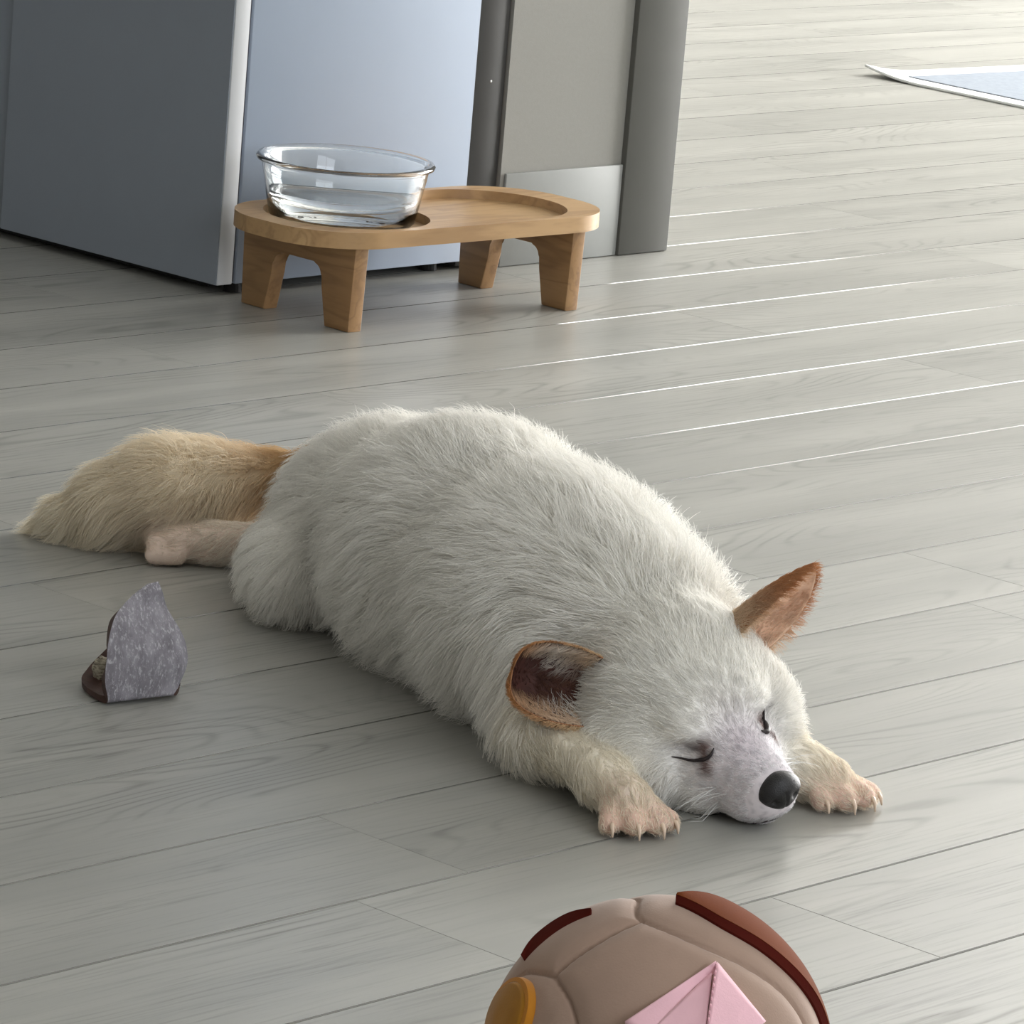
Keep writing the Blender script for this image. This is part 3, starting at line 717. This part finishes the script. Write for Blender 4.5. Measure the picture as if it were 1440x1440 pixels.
SCOL = dict(torso=HWT, mane=HWT, thigh=HWT, hindfoot=PINKW, hindtoe=srgb(230, 208, 194)[:3], tailbase=TAN, tail=BEIGE, tailtip=BEIGE, shoulder=CREAM, foreleg=CREAM, paw=CREAM, toe=PINK, crown=HWT, face=HWT, cheek=HWT, muzzle=srgb(226, 218, 222)[:3])
def blend_regions(P, tables, sharp=0.006):
    """weights by nearness to each primitive -> blended table values and flow"""
    D = np.stack([prim_dist(p, P) for p in PR], 1); D -= D.min(1, keepdims=True)
    Wt = np.exp(-D / sharp); Wt /= Wt.sum(1, keepdims=True)
    out = [Wt @ np.array([np.atleast_1d(t[p[6]]) for p in PR]) for t in tables]
    return out, Wt @ np.array([p[7] for p in PR])
BVH = BVHTree.FromPolygons([tuple(v) for v in DV], [tuple(map(int, q)) for q in DF])
def snap(p, lift=0.0, frm=None):
    """nearest skin point, lifted along its normal"""
    co_, no_, _i, _d = BVH.find_nearest(Vector(p)); return np.array(co_ + no_ * lift), np.array(no_)

TEAR = [(snap(hd(0.0680, 0.0165 * q, 0.0000))[0], snap(hd(0.0745, 0.0195 * q, -0.0110))[0]) for q in (-1, 1)]
def stains(P, colr):
    """pigment of its own: tear stains, eye rims, freckled nose bridge, lip line, tan tail root"""
    f, s, u = head_coords(P); c = colr.copy()
    def lay(w, rgb): 
        nonlocal c
        c = c * (1 - w[:, None]) + np.array(rgb[:3]) * w[:, None]
    near = (np.abs(f) < .14) & (np.abs(s) < .08) & (np.abs(u) < .07)
    z = near.astype(float)
    for q in (-1, 1):
        lay(z * 0.42 * gauss(f - E_F - .001, .008) * gauss(s - E_S * q, .012) * gauss(u - E_U - .001, .0045), srgb(134, 118, 124))
        lay(z * 0.75 * gauss(f - E_F - .002, .006) * gauss(s - E_S * .82 * q, .008) * gauss(u - E_U + .001, .0022), srgb(70, 58, 58))
    for a, b in TEAR:
        tt = np.clip(((P - a) @ (b - a)) / ((b - a) @ (b - a)), 0, 1); dd = np.linalg.norm(P - a - tt[:, None] * (b - a), axis=1)
        lay(0.88 * gauss(dd, .0044), srgb(98, 60, 46))
    sp = 0.5 + 0.5 * np.sin(P[:, 0] * 2100 + np.sin(P[:, 1] * 1700) * 2) * np.sin(P[:, 2] * 1900 + np.sin(P[:, 0] * 1300) * 2)
    lay(z * np.clip((f - .086) / .02, 0, 1) * 0.28 * (sp > .70), srgb(120, 112, 122))
    lay(z * 0.34 * gauss(f - .082, .020) * gauss(s, .016) * (u > -.02), srgb(206, 190, 202))
    lay(z * 0.85 * gauss(f - .104, .009) * gauss(s, .013) * gauss(u + .033, .0045), srgb(78, 70, 76))
    return np.clip(c, 0, 1)
(colv,), _f = blend_regions(DV, [SCOL]); colv = stains(DV, colv)
t = NT('dog_skin'); a_ = t.n('ShaderNodeVertexColor', layer_name='tint')
t.set(Base_Color=a_.outputs[0], Roughness=0.75, Specular_IOR_Level=0.25); t.b.inputs['Subsurface Weight'].default_value = 0.0
M_skin = t.m
body = pyobj('body', DV - DA, [tuple(map(int, q)) for q in DF], M_skin, dog)
at = body.data.color_attributes.new('tint', 'FLOAT_COLOR', 'POINT')
at.data.foreach_set('color', np.concatenate([colv, np.ones((len(DV), 1))], 1).astype(np.float32).ravel())
# ---- fur: every strand a curve, combed along the coat, in locks
def make_fur(name, V3, F4, parent, count, attr_fn, segs=6, lock=0.014, clump=0.70, r0=0.00022, rough=1.0):
    tri = np.concatenate([F4[:, [0, 1, 2]], F4[:, [0, 2, 3]]])
    A, B, C_ = V3[tri[:, 0]], V3[tri[:, 1]], V3[tri[:, 2]]
    N = np.cross(B - A, C_ - A); ar = np.linalg.norm(N, axis=1); N = N / (ar[:, None] + 1e-15)
    cen = (A + B + C_) / 3
    den = attr_fn(cen, N, density=True)
    w = ar * den; w /= w.sum()
    pick = RNG.choice(len(tri), size=count, p=w)
    r1 = np.sqrt(RNG.random(count)); r2 = RNG.random(count)
    root = A[pick] * (1 - r1)[:, None] + B[pick] * (r1 * (1 - r2))[:, None] + C_[pick] * (r1 * r2)[:, None]
    # smooth normals
    vn = np.zeros_like(V3)
    for q in range(3): np.add.at(vn, tri[:, q], N * ar[:, None])
    vn /= np.linalg.norm(vn, axis=1)[:, None] + 1e-15
    nr = vn[tri[pick, 0]] * (1 - r1)[:, None] + vn[tri[pick, 1]] * (r1 * (1 - r2))[:, None] + vn[tri[pick, 2]] * (r1 * r2)[:, None]
    nr /= np.linalg.norm(nr, axis=1)[:, None] + 1e-15
    L, lay, flow, colr = attr_fn(root, nr, density=False)
    tang = flow - nr * np.sum(flow * nr, 1, keepdims=True); tang /= np.linalg.norm(tang, axis=1)[:, None] + 1e-9
    # slow wander of the comb direction
    wob = np.stack([np.sin(root @ np.array(k_) * 1.0 + ph) for k_, ph in (((61, 33, 47), 0.3), ((-43, 57, 71), 1.9), ((37, -67, 53), 4.0))], 1)
    tang = tang + 0.30 * rough * wob + 0.20 * rough * RNG.normal(size=root.shape); tang -= nr * np.sum(tang * nr, 1, keepdims=True) * 0.8
    tang /= np.linalg.norm(tang, axis=1)[:, None] + 1e-9
    L = L * (0.72 + 0.5 * RNG.random(count))
    s = np.linspace(0, 1, segs)[None, :, None]
    lay = np.clip(lay + 0.07 * RNG.normal(size=count), .2, .97)[:, None, None]
    # leaves the skin steeply, then lies over
    d_n = nr[:, None, :] * ((1 - lay) * (s * 1.5 - 0.35 * s * s) * 1.0 + 0.10 * np.sin(PI * np.minimum(s * 1.2, 1)) * (1 - lay))
    d_t = tang[:, None, :] * lay * (0.55 * s + 0.45 * s * s)
    P = root[:, None, :] + L[:, None, None] * (d_n + d_t)
    P[:, :, 2] -= (L[:, None] * 0.16 * (s[..., 0] ** 2))
    # locks: tips drawn to a common leader
    ids = np.arange(count); ncl = max(8, int(count * 0.022)); lead = RNG.choice(count, ncl, replace=False)
    kd = KDTree(ncl)
    for i, q in enumerate(lead): kd.insert(root[q], i)
    kd.balance()
    own = np.array([kd.find(r_)[1] for r_ in root])
    ld = lead[own]; near = np.linalg.norm(root[ld] - root, axis=1) < lock
    pull = (clump * np.clip(0.55 + 0.5 * RNG.normal(size=count), 0, 1.1) * near)[:, None, None] * (s ** 1.6)
    tipshift = (P[ld] - root[ld][:, None, :]) / (L[ld][:, None, None] + 1e-9) * L[:, None, None] + root[ld][:, None, :]
    P = P * (1 - pull) + tipshift * pull
    P[:, :, 2] = np.maximum(P[:, :, 2], 0.0009)
    hc = bpy.data.hair_curves.new(name); hc.add_curves([segs] * count)
    hc.attributes['position'].data.foreach_set('vector', (P - (DA if parent is dog else 0)).astype(np.float32).ravel())
    ra = hc.attributes.get('radius') or hc.attributes.new('radius', 'FLOAT', 'POINT')
    prof = np.linspace(1.0, 0.22, segs)[None, :] * r0 * (0.7 + 0.6 * RNG.random((count, 1)))
    ra.data.foreach_set('value', prof.astype(np.float32).ravel())
    ca = hc.attributes.new('tint', 'FLOAT_COLOR', 'CURVE')
    ca.data.foreach_set('color', np.concatenate([np.clip(colr * (0.86 + 0.20 * RNG.random((count, 1))), 0, 1), np.ones((count, 1))], 1).astype(np.float32).ravel())
    hc.materials.append(M_hair)
    o = bpy.data.objects.new(name, hc); COL.objects.link(o); o.parent = parent
    return o
t = NT('dog_hair'); a_ = t.n('ShaderNodeAttribute', attribute_name='tint', attribute_type='GEOMETRY')
t.set(Base_Color=a_.outputs['Color'], Roughness=0.48, Specular_IOR_Level=0.25)
tr = t.n('ShaderNodeBsdfTranslucent'); t.l(a_.outputs['Color'], tr.inputs[0])
mx = t.n('ShaderNodeMixShader'); mx.inputs[0].default_value = 0.28; t.l(t.b.outputs[0], mx.inputs[1]); t.l(tr.outputs[0], mx.inputs[2]); t.l(mx.outputs[0], t.out.inputs[0])
M_hair = t.m
def coat(P, N, density):
    if density:
        (d,), _q = blend_regions(P, [DEN]); d = d[:, 0]
        f, s, u = head_coords(P)
        bare = sum(gauss(f - E_F - .001, .006) * gauss(s - E_S * q, .010) * gauss(u - E_U + .001, .0022) for q in (-1, 1))
        nose = (f > .108) & (np.abs(s) < .016) & (u > -.030) & (u < .000)
        return d * (1 - 0.9 * np.clip(bare, 0, 1)) * np.where(nose, 0.0, 1.0) * np.where(P[:, 2] < 0.0016, 0.0, 1.0)
    (L, lay, c), flow = blend_regions(P, [LEN, LAY, HCOL])
    L = L[:, 0]; lay = lay[:, 0]
    down = np.array([0, 0, -1.0])
    steep = (1 - np.abs(N[:, 2:3])) * np.isin(np.zeros(len(P)), [0])[:, None]
    f, s, u = head_coords(P); onhead = ((f > -.03) & (np.linalg.norm(P - HC, axis=1) < .15))[:, None]
    flow = flow + np.where(onhead, 0.15, 0.75) * steep * down
    # tail plume: creamy white outside and towards the tip
    return L, lay, flow, stains(P, c)
FUR_N = 150000
fur = make_fur('fur', DV, DF, dog, FUR_N, coat)

# ---- nose, eyelids, lips
def ellipsoid_bm(sub=4):
    bm = bmesh.new(); bmesh.ops.create_icosphere(bm, subdivisions=sub, radius=1.0); return bm
M_nose = simple('black_nose', srgb(24, 22, 24), 0.38, 0.5, 0.2, 300, 0.5)
bm = ellipsoid_bm(5)
for v_ in bm.verts:
    f, s, u = v_.co
    w = 1.0 - 0.22 * max(0, -u) ; s2 = s * w
    dent = 0
    for q in (-1, 1): dent += 0.34 * math.exp(-((s2 - 0.50 * q) / 0.20) ** 2 - ((u + 0.18) / 0.22) ** 2) * (1 if f > 0 else 0)
    dent += 0.10 * math.exp(-(s2 / 0.06) ** 2) * (1 if (f > 0 and u < .3) else 0)
    f2 = f * (1 - dent)
    p = hd(0.1135 + 0.0095 * f2, 0.0040 + 0.0145 * s2, -0.0160 + 0.0120 * u + (0.001 if u > 0 else 0) * (1 - abs(s)))
    v_.co = Vector(p - DA)
obj('nose', bm, M_nose, dog, smooth=True)['label'] = 'shiny black nose'
M_lid = simple('dark_eye_rim', srgb(40, 32, 34), 0.45, 0.4)
for q in (-1, 1):
    pts = []; rads = []
    for k in range(13):
        a = -1 + 2 * k / 12
        p = hd(E_F + 0.014 - 0.007 * (a + 0.2) ** 2 - 0.005 * a, (E_S + (0.0015 if q < 0 else -0.0040)) * q + 0.0100 * a * q, E_U - 0.0010 * (1 - a * a) + (-0.0036 if q < 0 else 0.0024) * a)
        c_, n_ = snap(p, 0.0012); pts.append(c_ - DA); rads.append(0.0003 + (0.0010 if q < 0 else 0.0017) * (1 - a * a))
    v, f = tube(pts, rads, 8); pyobj('eyelid', v, f, M_lid, dog)['label'] = 'closed dark eye slit'
pts = []
for k in range(25):
    a = -1 + 2 * k / 24
    p = hd(0.110 - 0.050 * abs(a) ** 1.5, 0.022 * a, -0.0345 - 0.003 * (1 - abs(a)) - 0.003 * abs(a))
    c_, n_ = snap(p, 0.0006); pts.append(c_ - DA)
v, f = tube(pts, [0.0009] * 25, 8); pyobj('lip', v, f, simple('dark_lip', srgb(60, 50, 54), 0.5, 0.4), dog)['label'] = 'dark lip line'

# ---- claws
M_claw = simple('pale_claw', srgb(222, 198, 176), 0.35, 0.5)
for b, d_, r in TOES:
    d_ = d_ / np.linalg.norm(d_)
    p0 = b + d_ * r * 0.6 + np.array([0, 0, 0.0015]); p1 = b + d_ * (r + 0.0010) + np.array([0, 0, -0.0015]); p2 = b + d_ * (r + 0.0020); p2[2] = 0.0024
    v, f = tube([p0 - DA, (p0 + p1) / 2 + np.array([0, 0, .0008]) - DA, p1 - DA, p2 - DA], [0.0015, 0.0015, 0.0012, 0.0005], 10); pyobj('claw', v, f, M_claw, dog)

# ---- ears: cupped shells, furred outside, darker within
M_earin = simple('dark_inner_ear', srgb(72, 42, 36), 0.7, 0.3, 0.25, 120, 0.2)
M_earout = simple('tan_ear_skin', srgb(158, 112, 78), 0.75, 0.3, 0.15, 80)
def ear_surface(base, up, opening, h, w, curl0, curl1, fold, nv=22, nu=22):
    up = np.array(up, float); up /= np.linalg.norm(up); op = np.array(opening, float); op -= up * (op @ up); op /= np.linalg.norm(op); sd_ = np.cross(up, op)
    V = np.zeros((nv + 1, nu + 1, 3))
    for i in range(nv + 1):
        v = i / nv
        half = w * (0.82 + 0.5 * v) * max(0.0, 1 - v ** 2.0) ** 0.72 + 0.0004
        cu = curl0 + (curl1 - curl0) * v
        th = fold * max(0.0, v - 0.45) / 0.55
        # centre line bends towards the opening near the tip
        cl = up * h * (v if v < 0.45 else 0.45 + 0.55 * (math.sin(th) / th if abs(th) > 1e-4 else 1.0) * ((v - 0.45) / 0.55)) + op * (0 if v < 0.45 else h * 0.55 * ((1 - math.cos(th)) / th if abs(th) > 1e-4 else 0) * ((v - 0.45) / 0.55))
        R = half / max(math.sin(min(cu, PI / 2)), 0.2) if cu < PI / 2 else half
        for j in range(nu + 1):
            a = (-1 + 2 * j / nu) * cu
            V[i, j] = np.array(base) + cl + sd_ * R * math.sin(a) + op * R * (1 - math.cos(a))
    F = np.array([(i * (nu + 1) + j, i * (nu + 1) + j + 1, (i + 1) * (nu + 1) + j + 1, (i + 1) * (nu + 1) + j) for i in range(nv) for j in range(nu)])
    return V.reshape(-1, 3), F, up, op, sd_
def make_ear(base, up, opening, h, w, curl0, curl1, fold, cols, label, n_out, n_in, mat_in):
    V, F, up, op, sd_ = ear_surface(base, up, opening, h, w, curl0, curl1, fold)
    e = pyobj('ear', V - DA, [tuple(map(int, q)) for q in F], [M_earout, mat_in], dog); e['label'] = label
    sdm = e.modifiers.new('thickness', 'SOLIDIFY'); sdm.thickness = 0.0008; sdm.offset = 0
    # which side of the sheet faces the opening
    n0 = np.cross(V[F[:, 1]] - V[F[:, 0]], V[F[:, 3]] - V[F[:, 0]])[len(F) // 4]
    flip = 1 if n0 @ op > 0 else -1
    if flip > 0: e.data.materials[0], e.data.materials[1] = mat_in, M_earout
    sdm.material_offset = 1; sdm.material_offset_rim = 1 if flip > 0 else 0
    out_f = F if flip < 0 else F[:, ::-1]; in_f = out_f[:, ::-1]
    def side(which):
        def fn(P, N, density):
            rel = P - np.array(base); v = np.clip((rel @ up) / h, 0, 1.1); q = (rel @ sd_) / w
            if density: return np.ones(len(P)) if which == 'out' else np.where((v < .5) | (np.abs(q) > .55), 1.0, 0.12)
            n = len(P); edge = np.clip(np.abs(q) - .55, 0, .4) / .4
            L = np.full(n, .0075) if which == 'out' else .0065 + .004 * edge
            lay = np.full(n, .88 if which == 'out' else .72)
            ed = np.clip(np.abs(q) - .45, 0, .5) / .5
            fl = up[None, :] + (op[None, :] * ed[:, None] * 1.6 + sd_[None, :] * np.sign(q)[:, None] * 0.3 if which == 'out' else -sd_[None, :] * np.sign(q)[:, None] * 0.6)
            if which == 'out': L = L * (1 + 0.2 * ed)
            cc = cols(v, q, which)
            return L, lay, fl, cc
        return fn
    make_fur('ear_fur', V, out_f, dog, n_out, side('out'), segs=5, lock=.006, clump=.5, r0=.00018).parent = e
    make_fur('ear_fur', V, in_f, dog, n_in, side('in'), segs=5, lock=.006, clump=.6, r0=.00018).parent = e
    return e
def lerp3(a, b, w): return np.array(a[:3])[None, :] * (1 - w[:, None]) + np.array(b[:3])[None, :] * w[:, None]
def near_cols(v, q, which):
    if which == 'out': return lerp3(srgb(222, 196, 160), srgb(186, 134, 88), np.clip(v * 1.5, 0, 1))
    lo = lerp3(srgb(128, 92, 76), srgb(74, 42, 34), np.clip(v * 1.4, 0, 1)); tan_ = lerp3(srgb(232, 208, 182), srgb(208, 164, 124), np.clip(v * 1.2, 0, 1))
    w = np.clip((np.abs(q) - .45) * 3.5, 0, 1)[:, None]; c = lo * (1 - w) + tan_ * w
    w2 = (np.clip((q - .15) * 5, 0, 1) * np.clip(1 - np.abs(v - .38) / .32, 0, 1) * .9)[:, None]; return c * (1 - w2) + np.array(srgb(236, 228, 218)[:3]) * w2
def far_cols(v, q, which):
    if which == 'out': return lerp3(srgb(226, 206, 178), srgb(182, 128, 86), np.clip(v * 1.6, 0, 1))
    return lerp3(srgb(240, 220, 200), srgb(236, 204, 178), np.clip(v, 0, 1))
M_earin2 = simple('pink_tan_inner_ear', srgb(226, 190, 164), 0.7, 0.3, 0.15, 80)
b1, _n = snap(hd(-0.014, -0.052, 0.013), -0.004)
make_ear(b1, (-0.92, -0.06, 0.20), (0.25, -0.92, 0.16), 0.064, 0.0262, 1.55, 1.5, 1.5, near_cols, 'tan ear with dark brown opening, folded back', 7000, 3000, M_earin)
b2, _n = snap(hd(-0.012, 0.058, 0.030), -0.006)
make_ear(b2, (0.74, 0.10, 0.66), (0.80, -0.48, -0.30), 0.069, 0.0275, 1.5, 1.1, 0.25, far_cols, 'upright brown ear with pink tan inner edge', 7000, 2600, M_earin2)

# ---- whiskers
M_whisk = simple('white_whisker', srgb(240, 240, 238), 0.4, 0.4)
rw_ = random.Random(5)
for q in (-1, 1):
    for k in range(9):
        p = hd(0.085 + rw_.uniform(-.008, .008), 0.016 * q, -0.024 + rw_.uniform(-.006, .005)); c_, n_ = snap(p, 0.0)
        out = HS * q * rw_.uniform(.6, 1.0) - HF * rw_.uniform(-.1, .6) + HU * rw_.uniform(-.5, .15)
        out /= np.linalg.norm(out); Lk = rw_.uniform(.018, .034)
        pts = [c_ + out * Lk * a + np.array([0, 0, -.010]) * a * a * Lk / .03 - DA for a in np.linspace(0, 1, 7)]
        for p_ in pts: p_[2] = max(p_[2], 0.0012)
        v, f = tube(pts, list(np.linspace(.00022, .00006, 7)), 5); pyobj('whisker', v, f, M_whisk, dog)
